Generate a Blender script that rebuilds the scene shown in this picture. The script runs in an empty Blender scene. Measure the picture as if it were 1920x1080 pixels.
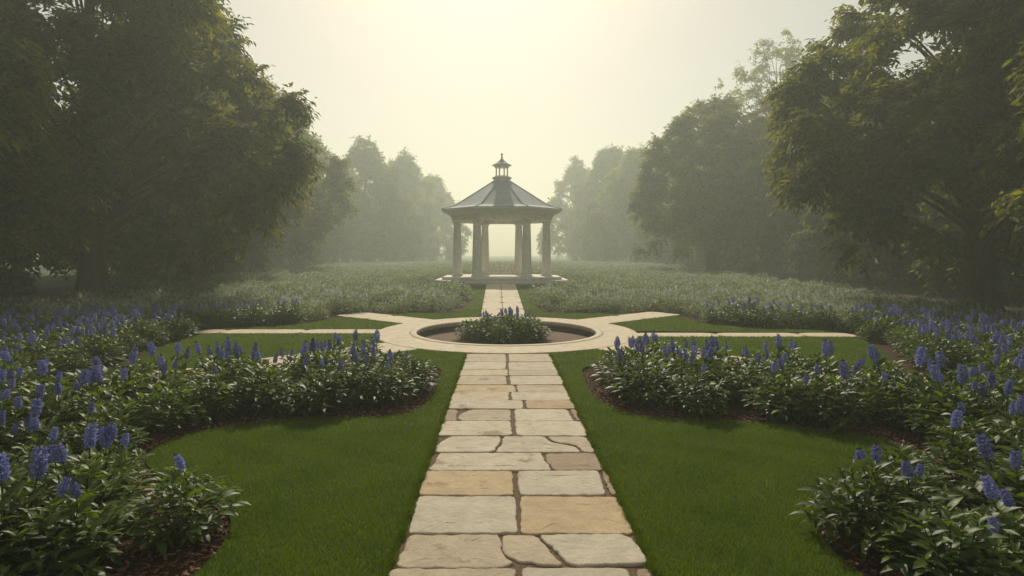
import bpy, math, random
import numpy as np
from mathutils.geometry import tessellate_polygon
from mathutils import Vector

# ------------------------------------------------------------------ camera, world, sun, exposure
S = bpy.context.scene
COL = S.collection
CAM_H = 2.2
cd = bpy.data.cameras.new('camera')
cd.sensor_width = 36.0
cd.lens = 36.0 * 1080.0 / 1920.0
cd.shift_x = 19.0 / 1920.0
cd.shift_y = -65.0 / 1920.0
cd.clip_end = 3000.0
cam = bpy.data.objects.new('camera', cd)
cam.location = (0, 0, CAM_H)
cam.rotation_euler = (math.radians(90), 0, 0)
COL.objects.link(cam)
S.camera = cam

SUN_EL, SUN_AZ = 40.0, 2.0            # degrees; azimuth measured from +Y towards -X
w = bpy.data.worlds.new('World')
S.world = w
w.use_nodes = True
wn = w.node_tree
bg = wn.nodes['Background']
sky = wn.nodes.new('ShaderNodeTexSky')
sky.sky_type = 'NISHITA'
sky.sun_disc = False
sky.sun_elevation = math.radians(SUN_EL)
sky.sun_rotation = math.radians(-SUN_AZ)
sky.air_density = 1.0
sky.dust_density = 1.5
sky.ozone_density = 1.0
warm = wn.nodes.new('ShaderNodeMix'); warm.data_type = 'RGBA'; warm.blend_type = 'MULTIPLY'
warm.inputs[0].default_value = 1.0; warm.inputs[7].default_value = (1.15, 1.0, .76, 1)
wn.links.new(sky.outputs[0], warm.inputs[6])
veil = wn.nodes.new('ShaderNodeMix'); veil.data_type = 'RGBA'; veil.blend_type = 'ADD'   # thin even overcast under the blue
veil.inputs[0].default_value = 1.0; veil.inputs[7].default_value = (3.4, 3.0, 2.25, 1)
wn.links.new(warm.outputs[2], veil.inputs[6])
wn.links.new(veil.outputs[2], bg.inputs[0])
bg.inputs[1].default_value = 0.075

sl = bpy.data.lights.new('sun', 'SUN')
sl.energy = 4.4
sl.angle = math.radians(1.5)
sl.color = (1.0, 0.92, 0.75)
so = bpy.data.objects.new('sun', sl)
so.rotation_euler = (-math.radians(90 - SUN_EL), 0, math.radians(SUN_AZ))
COL.objects.link(so)

S.view_settings.view_transform = 'Standard'
S.view_settings.look = 'None'
S.view_settings.exposure = -0.14
S.view_settings.gamma = 1.0
S.cycles.use_denoising = True
S.cycles.max_bounces = 8
S.cycles.volume_bounces = 1
S.cycles.transmission_bounces = 4
S.cycles.sample_clamp_indirect = 6.0

HAZE_DENSITY = 0.0038
HAZE_ANISO = 0.36

# ------------------------------------------------------------------ helpers
rng = np.random.default_rng(7)
PI = math.pi


def nrm(a):
    return a / np.maximum(np.linalg.norm(a, axis=-1, keepdims=True), 1e-9)


def frames(x, up):
    x = nrm(x)
    y = np.cross(up, x)
    y = nrm(y)
    z = np.cross(x, y)
    return np.stack([x, y, z], axis=-1)


class Acc:
    """collects geometry as numpy blocks, links it as one mesh"""
    def __init__(self):
        self.V, self.F, self.M, self.T, self.C, self.n = [], [], [], [], [], 0

    def add(self, V, F, mat=0, tint=0.5, col=None):
        V = np.asarray(V, float).reshape(-1, 3)
        if isinstance(F, np.ndarray):
            self.F.append(F + self.n)
            self.M.append(np.full(len(F), mat))
        else:
            by = {}
            for f in F:
                by.setdefault(len(f), []).append(f)
            for fs in by.values():
                a = np.array(fs, int)
                self.F.append(a + self.n)
                self.M.append(np.full(len(a), mat))
        self.V.append(V)
        t = np.empty(len(V)); t[:] = tint
        self.T.append(t)
        c = np.empty((len(V), 4)); c[:] = (1, 1, 1, 1) if col is None else tuple(col) + (1,)
        self.C.append(c)
        self.n += len(V)

    def inst(self, TV, TF, pos, R, sc, mat=0, tint=None):
        N, k = len(pos), len(TV)
        sc = np.asarray(sc, float).reshape(-1, 1, 1) if np.ndim(sc) else sc
        V = pos[:, None, :] + np.einsum('nij,kj->nki', R, TV) * sc
        F = (TF[None] + (np.arange(N) * k)[:, None, None]).reshape(-1, TF.shape[1])
        t = np.repeat(tint if tint is not None else rng.random(N), k)
        self.add(V.reshape(-1, 3), F, mat, t)

    def tube(self, pts, rad, sides=6, mat=0, tint=0.5, cap=True):
        pts = np.asarray(pts, float); n = len(pts)
        rad = np.broadcast_to(np.asarray(rad, float), (n,))
        d = nrm(np.gradient(pts, axis=0))
        up = np.array([1.0, 0.13, 0.07]) if abs(d[0][2]) > .7 else np.array([0.05, 0.1, 1.0])
        R = frames(d, np.broadcast_to(up, (n, 3)))
        a = np.arange(sides) / sides * 2 * PI
        V = pts[:, None] + rad[:, None, None] * (np.cos(a)[None, :, None] * R[:, None, :, 1] + np.sin(a)[None, :, None] * R[:, None, :, 2])
        i = np.arange(n - 1)[:, None] * sides; j = np.arange(sides)[None]; j2 = (j + 1) % sides
        F = np.stack([i + j, i + j2, i + sides + j2, i + sides + j], -1).reshape(-1, 4)
        self.add(V.reshape(-1, 3), F, mat, tint)
        if cap:
            base = self.n - n * sides
            self.F.append(np.array([[base + (n - 1) * sides + q for q in range(sides)]]))
            self.M.append(np.array([mat]))
            self.F.append(np.array([[base + q for q in reversed(range(sides))]]))
            self.M.append(np.array([mat]))

    def lathe(self, prof, seg=32, centre=(0, 0), rot=0.0, mat=0, closed=False, flat_oct=False):
        p = np.array(prof, float); n = len(p)
        a = np.arange(seg) / seg * 2 * PI + rot
        V = np.stack([centre[0] + p[:, None, 0] * np.cos(a), centre[1] + p[:, None, 0] * np.sin(a), np.repeat(p[:, 1:2], seg, 1)], -1)
        m = n if closed else n - 1
        i = np.arange(m)[:, None] * seg; i2 = ((np.arange(m) + 1) % n)[:, None] * seg
        j = np.arange(seg)[None]; j2 = (j + 1) % seg
        F = np.stack([i + j, i + j2, i2 + j2, i2 + j], -1).reshape(-1, 4)
        self.add(V.reshape(-1, 3), F, mat)

    def box(self, c, s, rz=0.0, mat=0):
        x, y, z = np.array(s) / 2
        V = np.array([[a, b, d] for d in (-z, z) for b in (-y, y) for a in (-x, x)])
        cr, sr = math.cos(rz), math.sin(rz)
        V = V @ np.array([[cr, sr, 0], [-sr, cr, 0], [0, 0, 1]]) + np.array(c)
        self.add(V, np.array([[0, 2, 3, 1], [4, 5, 7, 6], [0, 1, 5, 4], [2, 6, 7, 3], [0, 4, 6, 2], [1, 3, 7, 5]]), mat)

    def mesh(self, name, mats, smooth=False):
        V = np.concatenate(self.V)
        me = bpy.data.meshes.new(name)
        me.vertices.add(len(V)); me.vertices.foreach_set('co', V.ravel())
        tot = np.concatenate([np.full(len(f), f.shape[1]) for f in self.F])
        idx = np.concatenate([f.ravel() for f in self.F])
        me.loops.add(len(idx)); me.polygons.add(len(tot))
        me.polygons.foreach_set('loop_start', np.concatenate([[0], np.cumsum(tot)[:-1]]).astype(np.int32))
        me.loops.foreach_set('vertex_index', idx.astype(np.int32))
        me.polygons.foreach_set('material_index', np.concatenate(self.M).astype(np.int32))
        me.polygons.foreach_set('use_smooth', np.full(len(tot), bool(smooth)))
        me.update(calc_edges=True)
        at = me.attributes.new('tint', 'FLOAT', 'POINT'); at.data.foreach_set('value', np.concatenate(self.T))
        ca = me.attributes.new('tone', 'FLOAT_COLOR', 'POINT'); ca.data.foreach_set('color', np.concatenate(self.C).ravel())
        for m in (mats if isinstance(mats, (list, tuple)) else [mats]):
            me.materials.append(m)
        return me

    def obj(self, name, mats, parent=None, smooth=False):
        return link(name, self.mesh(name, mats, smooth), parent)


def link(name, data, parent=None, loc=(0, 0, 0), rz=0.0, sc=1.0):
    o = bpy.data.objects.new(name, data)
    COL.objects.link(o)
    o.location = loc; o.rotation_euler = (0, 0, rz); o.scale = (sc, sc, sc)
    if parent is not None:
        o.parent = parent
    return o


def tag(o, label=None, cat=None, group=None, kind=None):
    if label: o['label'] = label
    if cat: o['category'] = cat
    if group: o['group'] = group
    if kind: o['kind'] = kind
    return o


def in_poly(P, poly):
    x, y = P[:, 0], P[:, 1]
    r = np.zeros(len(P), bool)
    q = np.asarray(poly)
    for (x1, y1), (x2, y2) in zip(q, np.roll(q, -1, 0)):
        c = ((y1 > y) != (y2 > y)) & (x < (x2 - x1) * (y - y1) / (y2 - y1 + 1e-12) + x1)
        r ^= c
    return r


def smooth_open(pts, n=8):
    p = np.array(pts, float)
    p = np.vstack([2 * p[0] - p[1], p, 2 * p[-1] - p[-2]])
    out = []
    for i in range(1, len(p) - 2):
        a, b, c, d = p[i - 1:i + 3]
        for t in np.arange(n) / n:
            out.append(.5 * (2 * b + (c - a) * t + (2 * a - 5 * b + 4 * c - d) * t * t + (3 * b - a - 3 * c + d) * t ** 3))
    out.append(p[-2])
    return [tuple(q) for q in out]


def slab(acc, poly, z0, z1, mat=0, tint=.5):
    n = len(poly)
    V = [(x, y, z1) for x, y in poly] + [(x, y, z0) for x, y in poly]
    ar = sum(poly[i][0] * poly[(i + 1) % n][1] - poly[(i + 1) % n][0] * poly[i][1] for i in range(n))
    tris = [tuple(t) for t in tessellate_polygon([[Vector((x, y, 0)) for x, y in poly]])]
    T = []
    for a, b, c in tris:
        s = (poly[b][0] - poly[a][0]) * (poly[c][1] - poly[a][1]) - (poly[b][1] - poly[a][1]) * (poly[c][0] - poly[a][0])
        T.append((a, b, c) if s > 0 else (a, c, b))
    sides = []
    for i in range(n):
        j = (i + 1) % n
        sides.append((i, n + i, n + j, j) if ar > 0 else (i, j, n + j, n + i))
    acc.add(V, T + sides, mat, tint)


# ------------------------------------------------------------------ materials
def new_mat(name):
    m = bpy.data.materials.new(name)
    m.use_nodes = True
    nt = m.node_tree
    return m, nt, nt.nodes['Principled BSDF'], nt.nodes['Material Output']


def N(nt, typ, **kw):
    n = nt.nodes.new(typ)
    for k, v in kw.items():
        if k.startswith('i_'):
            n.inputs[k[2:].replace('_', ' ')].default_value = v
        else:
            setattr(n, k, v)
    return n


def noise(nt, scale, detail=4, rough=.6, coord='Object', stretch=None):
    tc = N(nt, 'ShaderNodeTexCoord')
    no = N(nt, 'ShaderNodeTexNoise')
    no.inputs['Scale'].default_value = scale
    no.inputs['Detail'].default_value = detail
    no.inputs['Roughness'].default_value = rough
    if stretch:
        mp = N(nt, 'ShaderNodeMapping'); mp.inputs['Scale'].default_value = stretch
        nt.links.new(tc.outputs[coord], mp.inputs[0]); nt.links.new(mp.outputs[0], no.inputs['Vector'])
    else:
        nt.links.new(tc.outputs[coord], no.inputs['Vector'])
    return no.outputs['Fac']


def ramp(nt, fac, stops):
    r = N(nt, 'ShaderNodeValToRGB')
    e = r.color_ramp.elements
    while len(e) < len(stops): e.new(.5)
    for k, (p, c) in enumerate(stops):
        e[k].position = p; e[k].color = tuple(c) + (1,) if len(c) == 3 else c
    nt.links.new(fac, r.inputs[0])
    return r.outputs[0]


def mixc(nt, fac, a, b, blend='MIX'):
    m = N(nt, 'ShaderNodeMix', data_type='RGBA', blend_type=blend)
    for sock, v in ((m.inputs[0], fac), (m.inputs[6], a), (m.inputs[7], b)):
        if hasattr(v, 'is_linked'): nt.links.new(v, sock)
        elif isinstance(v, (int, float)): sock.default_value = v
        else: sock.default_value = tuple(v) + (1,)
    return m.outputs[2]


def bump(nt, bsdf, h, strength=.3, dist=.02):
    b = N(nt, 'ShaderNodeBump'); b.inputs['Strength'].default_value = strength; b.inputs['Distance'].default_value = dist
    nt.links.new(h, b.inputs['Height']); nt.links.new(b.outputs[0], bsdf.inputs['Normal'])


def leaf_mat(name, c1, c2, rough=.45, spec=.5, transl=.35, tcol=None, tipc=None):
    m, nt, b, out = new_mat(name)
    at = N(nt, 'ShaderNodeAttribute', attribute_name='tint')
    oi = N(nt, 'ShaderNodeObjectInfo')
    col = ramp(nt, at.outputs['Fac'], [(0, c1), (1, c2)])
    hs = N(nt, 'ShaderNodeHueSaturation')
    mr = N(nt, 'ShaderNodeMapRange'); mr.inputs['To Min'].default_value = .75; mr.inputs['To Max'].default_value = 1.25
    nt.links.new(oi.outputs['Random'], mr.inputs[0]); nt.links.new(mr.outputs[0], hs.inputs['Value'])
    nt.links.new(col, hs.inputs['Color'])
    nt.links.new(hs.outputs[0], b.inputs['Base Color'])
    b.inputs['Roughness'].default_value = rough
    b.inputs['Specular IOR Level'].default_value = spec
    t = N(nt, 'ShaderNodeBsdfTranslucent')
    tc = mixc(nt, 1.0, hs.outputs[0], tcol or (1.5, 1.5, .7), 'MULTIPLY')
    nt.links.new(tc, t.inputs[0])
    mx = N(nt, 'ShaderNodeMixShader'); mx.inputs[0].default_value = transl
    nt.links.new(b.outputs[0], mx.inputs[1]); nt.links.new(t.outputs[0], mx.inputs[2])
    nt.links.new(mx.outputs[0], out.inputs[0])
    return m


M = {}
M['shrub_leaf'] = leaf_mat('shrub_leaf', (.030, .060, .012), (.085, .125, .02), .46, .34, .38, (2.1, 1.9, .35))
M['field_leaf'] = leaf_mat('field_leaf', (.08, .115, .05), (.17, .20, .10), .5, .35, .45, (1.4, 1.4, .9))
M['petal'] = leaf_mat('petal', (.125, .14, .35), (.34, .365, .65), .6, .25, .45, (1.1, 1.1, 1.1))
M['pale_petal'] = leaf_mat('pale_petal', (.34, .35, .45), (.58, .59, .63), .6, .3, .35, (1.1, 1.1, 1.1))
M['stem'] = leaf_mat('stem', (.03, .05, .015), (.05, .075, .02), .5, .4, .1)
M['tree_leaf'] = leaf_mat('tree_leaf', (.016, .034, .006), (.13, .145, .014), .6, .2, .58, (2.8, 2.4, .22))
M['grass_blade'] = leaf_mat('grass_blade', (.055, .10, .006), (.115, .165, .012), .6, .15, .42, (1.6, 1.5, .35))

m, nt, b, out = new_mat('turf')
c = ramp(nt, noise(nt, 40, 5, .7), [(.3, (.035, .06, .006)), (.7, (.06, .095, .01))])
nt.links.new(c, b.inputs['Base Color']); b.inputs['Roughness'].default_value = .9; b.inputs['Specular IOR Level'].default_value = .15
bump(nt, b, noise(nt, 160, 3, .7), .6, .02)
M['turf'] = m

m, nt, b, out = new_mat('mulch')
c = ramp(nt, noise(nt, 55, 5, .75), [(.3, (.028, .013, .007)), (.6, (.075, .034, .018)), (.78, (.12, .062, .035))])
nt.links.new(c, b.inputs['Base Color']); b.inputs['Roughness'].default_value = .95; b.inputs['Specular IOR Level'].default_value = .2
bump(nt, b, noise(nt, 70, 5, .75), .9, .04)
M['mulch'] = m

m, nt, b, out = new_mat('chip')
at = N(nt, 'ShaderNodeAttribute', attribute_name='tint')
c = ramp(nt, at.outputs['Fac'], [(0, (.06, .024, .013)), (.6, (.15, .062, .034)), (1, (.23, .11, .065))])
nt.links.new(c, b.inputs['Base Color']); b.inputs['Roughness'].default_value = .85
M['chip'] = m

m, nt, b, out = new_mat('soil')
c = ramp(nt, noise(nt, 30, 6, .75), [(.3, (.085, .05, .032)), (.7, (.21, .13, .09))])
nt.links.new(c, b.inputs['Base Color']); b.inputs['Roughness'].default_value = .95
bump(nt, b, noise(nt, 50, 5, .7), .8, .03)
M['soil'] = m

m, nt, b, out = new_mat('path_dirt')
c = ramp(nt, noise(nt, 30, 6, .7), [(.3, (.06, .037, .02)), (.7, (.17, .108, .06))])
nt.links.new(c, b.inputs['Base Color']); b.inputs['Roughness'].default_value = .95
bump(nt, b, noise(nt, 60, 4, .7), .7, .02)
M['path_dirt'] = m

m, nt, b, out = new_mat('forest_floor')
c = ramp(nt, noise(nt, 3, 8, .75), [(.3, (.02, .012, .006)), (.7, (.06, .035, .018))])
nt.links.new(c, b.inputs['Base Color']); b.inputs['Roughness'].default_value = .95
bump(nt, b, noise(nt, 12, 5, .7), .8, .08)
M['forest_floor'] = m

m, nt, b, out = new_mat('meadow')
c = ramp(nt, noise(nt, .6, 8, .7), [(.3, (.025, .05, .015)), (.7, (.06, .09, .025))])
nt.links.new(c, b.inputs['Base Color']); b.inputs['Roughness'].default_value = .95
bump(nt, b, noise(nt, 10, 5, .7), .7, .08)
M['meadow'] = m


def stone_mat(name, tone=True, base=(.5, .43, .32), rough=.8, stain=(.20, .125, .07), bs=.35, scale=1.0):
    m, nt, b, out = new_mat(name)
    if tone:
        at = N(nt, 'ShaderNodeAttribute', attribute_name='tone'); src = at.outputs['Color']
    else:
        rgb = N(nt, 'ShaderNodeRGB'); rgb.outputs[0].default_value = tuple(base) + (1,); src = rgb.outputs[0]
    v = ramp(nt, noise(nt, 5 * scale, 7, .7), [(.3, (.78, .78, .78)), (.7, (1.12, 1.12, 1.12))])
    c = mixc(nt, 1.0, src, v, 'MULTIPLY')
    sp = ramp(nt, noise(nt, 90 * scale, 4, .7), [(.35, (.86, .86, .86)), (.65, (1.08, 1.08, 1.08))])
    c = mixc(nt, 1.0, c, sp, 'MULTIPLY')
    fac = ramp(nt, noise(nt, 2.3 * scale, 6, .62), [(.60, (0, 0, 0)), (.66, (.7, .7, .7))])
    c = mixc(nt, fac, c, stain)
    nt.links.new(c, b.inputs['Base Color']); b.inputs['Roughness'].default_value = rough
    b.inputs['Specular IOR Level'].default_value = .3
    bump(nt, b, noise(nt, 14 * scale, 8, .68), bs, .03)
    return m


M['flagstone'] = stone_mat('flagstone', True, bs=.55)
M['paving'] = stone_mat('paving', True, stain=(.36, .28, .19), bs=.15)
M['gazebo_stone'] = stone_mat('gazebo_stone', False, (.80, .775, .69), .7, (.70, .66, .57), .1, .8)
M['step_stone'] = stone_mat('step_stone', False, (.68, .65, .58), .75, (.52, .48, .40), .2, .8)
m, nt, b, out = new_mat('basin_lining')
c = ramp(nt, noise(nt, 4, 6, .7), [(.3, (.03, .03, .03)), (.7, (.07, .068, .062))])
nt.links.new(c, b.inputs['Base Color']); b.inputs['Roughness'].default_value = .6
M['basin_lining'] = m
m, nt, b, out = new_mat('roof_metal')
c = ramp(nt, noise(nt, 1.2, 7, .7, stretch=(1, 1, .35)), [(.3, (.25, .275, .31)), (.7, (.34, .365, .395))])
nt.links.new(c, b.inputs['Base Color']); b.inputs['Roughness'].default_value = .75; b.inputs['Specular IOR Level'].default_value = .2
bump(nt, b, noise(nt, 9, 5, .6), .12, .02)
M['roof_metal'] = m
m, nt, b, out = new_mat('dark_metal')
c = ramp(nt, noise(nt, 6, 4, .6), [(.3, (.05, .052, .055)), (.7, (.09, .092, .095))])
nt.links.new(c, b.inputs['Base Color']); b.inputs['Roughness'].default_value = .5; b.inputs['Metallic'].default_value = .3
M['dark_metal'] = m
m, nt, b, out = new_mat('bark')
c = ramp(nt, noise(nt, 6, 8, .7, stretch=(1, 1, .2)), [(.3, (.025, .019, .014)), (.7, (.085, .065, .048))])
nt.links.new(c, b.inputs['Base Color']); b.inputs['Roughness'].default_value = .95
bump(nt, b, noise(nt, 9, 6, .7, stretch=(1, 1, .2)), .9, .06)
M['bark'] = m

# ------------------------------------------------------------------ plan of the garden (metres; camera at the origin looks along +Y)
RC = np.array([.12, 15.9]); R_IN, R_OUT = 2.45, 3.55
GZ = np.array([0.0, 45.3])
PX0, PX1 = -.74, 1.005
DW = .66                                   # half width of the diagonal paths


def ring_pt(deg, r=R_OUT):
    a = math.radians(deg); return (RC[0] + r * math.cos(a), RC[1] + r * math.sin(a))


def arc(d0, d1, r=R_OUT + .015, n=24):
    return [ring_pt(d, r) for d in np.linspace(d0, d1, n)]


def diag(deg, t, off):
    a = math.radians(deg); d = np.array([math.cos(a), math.sin(a)]); nn = np.array([-d[1], d[0]])
    p = RC + d * t + nn * off
    return (p[0], p[1])


aD = math.degrees(math.asin((DW + .02) / R_OUT))
# lawns beside the near path
eL = smooth_open([(-1.75, 10.45), (-1.32, 10.95), (-1.12, 10.6), (-1.06, 9.6), (-1.05, 8.6), (-1.22, 7.82), (-1.7, 7.58), (-2.66, 7.5), (-3.32, 7.24),
                  (-3.74, 6.75), (-3.78, 6.15), (-3.35, 5.6), (-2.7, 5.2), (-2.22, 4.7), (-2.06, 4.2), (-2.1, 3.7), (-2.45, 3.0), (-2.6, 1.5), (-2.6, -4)])
a0 = math.degrees(math.acos((PX0 - .03 - RC[0]) / R_OUT))
lawnL = [(PX0 - .03, -4)] + [(PX0 - .03, y) for y in np.arange(-3, 12.2, .5)] + arc(360 - a0, 225 + aD)[0:] + [diag(225, 5, DW + .02), diag(225, 9, DW + .02), diag(225, 9, DW + .5), diag(225, 5.4, DW + .55)] + eL
eR = smooth_open([(2.3, 10.5), (1.75, 11.0), (1.5, 10.7), (1.42, 10.0), (1.38, 9.0), (1.5, 8.15), (1.9, 7.6), (3.1, 7.35), (4.1, 6.95), (4.5, 6.35), (4.3, 5.75),
                  (3.5, 5.3), (2.75, 4.9), (2.44, 4.4), (2.4, 3.9), (2.6, 3.2), (2.8, 1.5), (2.8, -4)])
a1 = math.degrees(math.acos((PX1 + .03 - RC[0]) / R_OUT))
lawnR = [(PX1 + .03, -4)] + [(PX1 + .03, y) for y in np.arange(-3, 12.2, .5)] + arc(360 - a1, 315 - aD) + [diag(315, 5, -DW - .02), diag(315, 9, -DW - .02), diag(315, 9, -DW - .5), diag(315, 5.4, -DW - .55)] + eR
# lawns behind the ring
U0 = lambda y: -.72 - .33 * (y - 19.5) / 19.5
U1 = lambda y: .82 + .12 * (y - 19.5) / 19.5
aw = math.degrees(math.asin(.42 / R_OUT))
b0 = math.degrees(math.acos((-.76 - RC[0]) / R_OUT)); b1 = math.degrees(math.acos((.86 - RC[0]) / R_OUT))
lawnUL = [(U0(y) - .03, y) for y in (40.2, 30, 24, 19.6)] + arc(b0, 140 - aD) + [diag(140, 6.0, -DW - .02)] + [(-3.3, 20.85), (-2.2, 20.75), (-1.75, 20.9), (-1.5, 21.5), (-1.42, 24), (-1.5, 30), (-1.9, 31.5), (-5.6, 32), (-5.6, 40.2)]
lawnUR = [(U1(y) + .03, y) for y in (40.2, 30, 24, 19.6)] + arc(b1, 40 + aD) + [diag(40, 6.6, DW + .02)] + [(4.0, 20.8), (3, 20.7), (1.9, 20.7), (1.5, 21.2), (1.38, 24), (1.4, 30), (1.8, 31.5), (5.6, 32), (5.6, 40.2)]
lawnLW = arc(140 + aD, 180 - aw) + [(-8.0, 15.9 + .44), (-7.8, 16.6)] + [(-6.6, 17.0), (-5.8, 18.2), (-5.6, 19.2)] + [diag(140, 6.4, DW + .02)]
lawnRE = arc(aw - 5, 40 - aD) + [diag(40, 7.0, -DW - .02)] + [(6.0, 19.2), (6.3, 17.6), (7.3, 16.6), (8.9, 16.1), (9.0, 15.62)]
lawnLS = arc(180 + aw, 225 - aD) + [diag(225, 9, -DW - .02), (-7.4, 11.2), (-7.8, 13), (-8.0, 15.0), (-8.0, 15.9 - .44)]
lawnRS = arc(-aw - 8, -45 + aD) + [diag(315, 9, DW + .02), (7.7, 11.2), (8.5, 13.0), (9.0, 14.3), (9.0, 14.85)]
LAWNS = [lawnL, lawnR, lawnUL, lawnUR, lawnLW, lawnRE, lawnLS, lawnRS]
PATHS = []                                 # rectangles (polygons) of paths, kept free of plants


def field_left(y): return -(15.6 + .12 * y)
def field_right(y): return 14.0 + .12 * y


# ------------------------------------------------------------------ ground sheets (a hole where the basin sinks in)
def holed_sheet(name, bound, z, mat):
    """sheet from the basin's circle out to a closed boundary given as polar function"""
    n = len(bound); acc = Acc()
    ang = np.array([math.atan2(y - RC[1], x - RC[0]) for x, y in bound])
    inner = np.stack([RC[0] + 2.6 * np.cos(ang), RC[1] + 2.6 * np.sin(ang)], 1)
    V = [(x, y, z) for x, y in inner] + [(x, y, z) for x, y in bound]
    acc.add(V, np.array([[i, n + i, n + (i + 1) % n, (i + 1) % n] for i in range(n)]))
    return tag(acc.obj(name, mat), kind='structure')


def rect_bound(x0, x1, y0, y1, n=40):
    P = []
    for t in np.linspace(0, 1, n, endpoint=False): P.append((x1, y0 + (y1 - y0) * t))
    for t in np.linspace(0, 1, n, endpoint=False): P.append((x1 + (x0 - x1) * t, y1))
    for t in np.linspace(0, 1, n, endpoint=False): P.append((x0, y1 + (y0 - y1) * t))
    for t in np.linspace(0, 1, n, endpoint=False): P.append((x0 + (x1 - x0) * t, y0))
    return P


holed_sheet('ground', rect_bound(-320, 320, -120, 480), -.04, M['meadow'])
fb = [(field_right(y), y) for y in np.linspace(-8, 118, 50)] + [(x, 118) for x in np.linspace(field_right(118), field_left(118), 30)[1:-1]] + \
     [(field_left(y), y) for y in np.linspace(118, -8, 50)] + [(x, -8) for x in np.linspace(field_left(-8), field_right(-8), 30)[1:-1]]
holed_sheet('mulch_bed', fb, 0.0, M['mulch'])
for s in (-1, 1):
    ff = field_left if s < 0 else field_right
    ys = np.linspace(-8, 130, 40)
    acc = Acc()
    V = [(ff(y) - s * .4, y, -.015) for y in ys] + [(s * 26.0 + .08 * s * y, y, -.015) for y in ys]
    k = len(ys)
    F = [[i, k + i, k + i + 1, i + 1] if s > 0 else [i, i + 1, k + i + 1, k + i] for i in range(k - 1)]
    acc.add(V, np.array(F))
    tag(acc.obj('woodland_floor', M['forest_floor']), kind='structure')

acc = Acc()
for L in LAWNS:
    slab(acc, L, -.02, .045)
tag(acc.obj('lawn', M['turf']), kind='structure')

# ------------------------------------------------------------------ paths
def resample(poly, step, jit, r):
    out = []
    n = len(poly)
    for i in range(n):
        a = np.array(poly[i]); b_ = np.array(poly[(i + 1) % n])
        L = np.linalg.norm(b_ - a); k = max(1, int(L / step))
        for t in np.arange(k) / k:
            out.append(a + (b_ - a) * t)
    out = np.array(out)
    sm = out.copy()
    for _ in range(1):                      # rounds the corners
        sm = .5 * sm + .25 * (np.roll(sm, 1, 0) + np.roll(sm, -1, 0))
    return sm + r.normal(0, jit, sm.shape)


def stone(acc, poly, z0, z1, col, r, step=.045, jit=.005, bev=.014, tilt=.004, grow=0.0):
    P = resample(poly, step, jit, r)
    ar = np.sum(P[:, 0] * np.roll(P[:, 1], -1) - np.roll(P[:, 0], -1) * P[:, 1])
    if ar < 0: P = P[::-1]
    n = len(P)
    e = nrm(np.roll(P, -1, 0) - np.roll(P, 1, 0))
    inn = np.stack([-e[:, 1], e[:, 0]], 1)
    P = P - inn * grow
    c = P.mean(0)
    tx, ty = r.normal(0, tilt, 2)
    zt = lambda Q, z: z + (Q[:, 0] - c[0]) * tx + (Q[:, 1] - c[1]) * ty
    rings = [np.c_[P, np.full(n, z0)], np.c_[P, zt(P, z1 - bev)]]
    Q = P + inn * bev * .5; rings.append(np.c_[Q, zt(Q, z1 - bev * .3)])
    Q = P + inn * bev * 1.3; rings.append(np.c_[Q, zt(Q, z1)])
    Q = c + (Q - c) * .55; rings.append(np.c_[Q, zt(Q, z1 + .002) + r.normal(0, .0015, n)])
    V = np.concatenate(rings)
    i = np.arange(n); j = (i + 1) % n
    F = [np.stack([k * n + i, k * n + j, (k + 1) * n + j, (k + 1) * n + i], 1) for k in range(4)]
    acc.add(V, np.concatenate(F), 0, .5, col)
    acc.F.append(np.array([[acc.n - n + q for q in range(n)]])); acc.M.append(np.array([0]))


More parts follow.
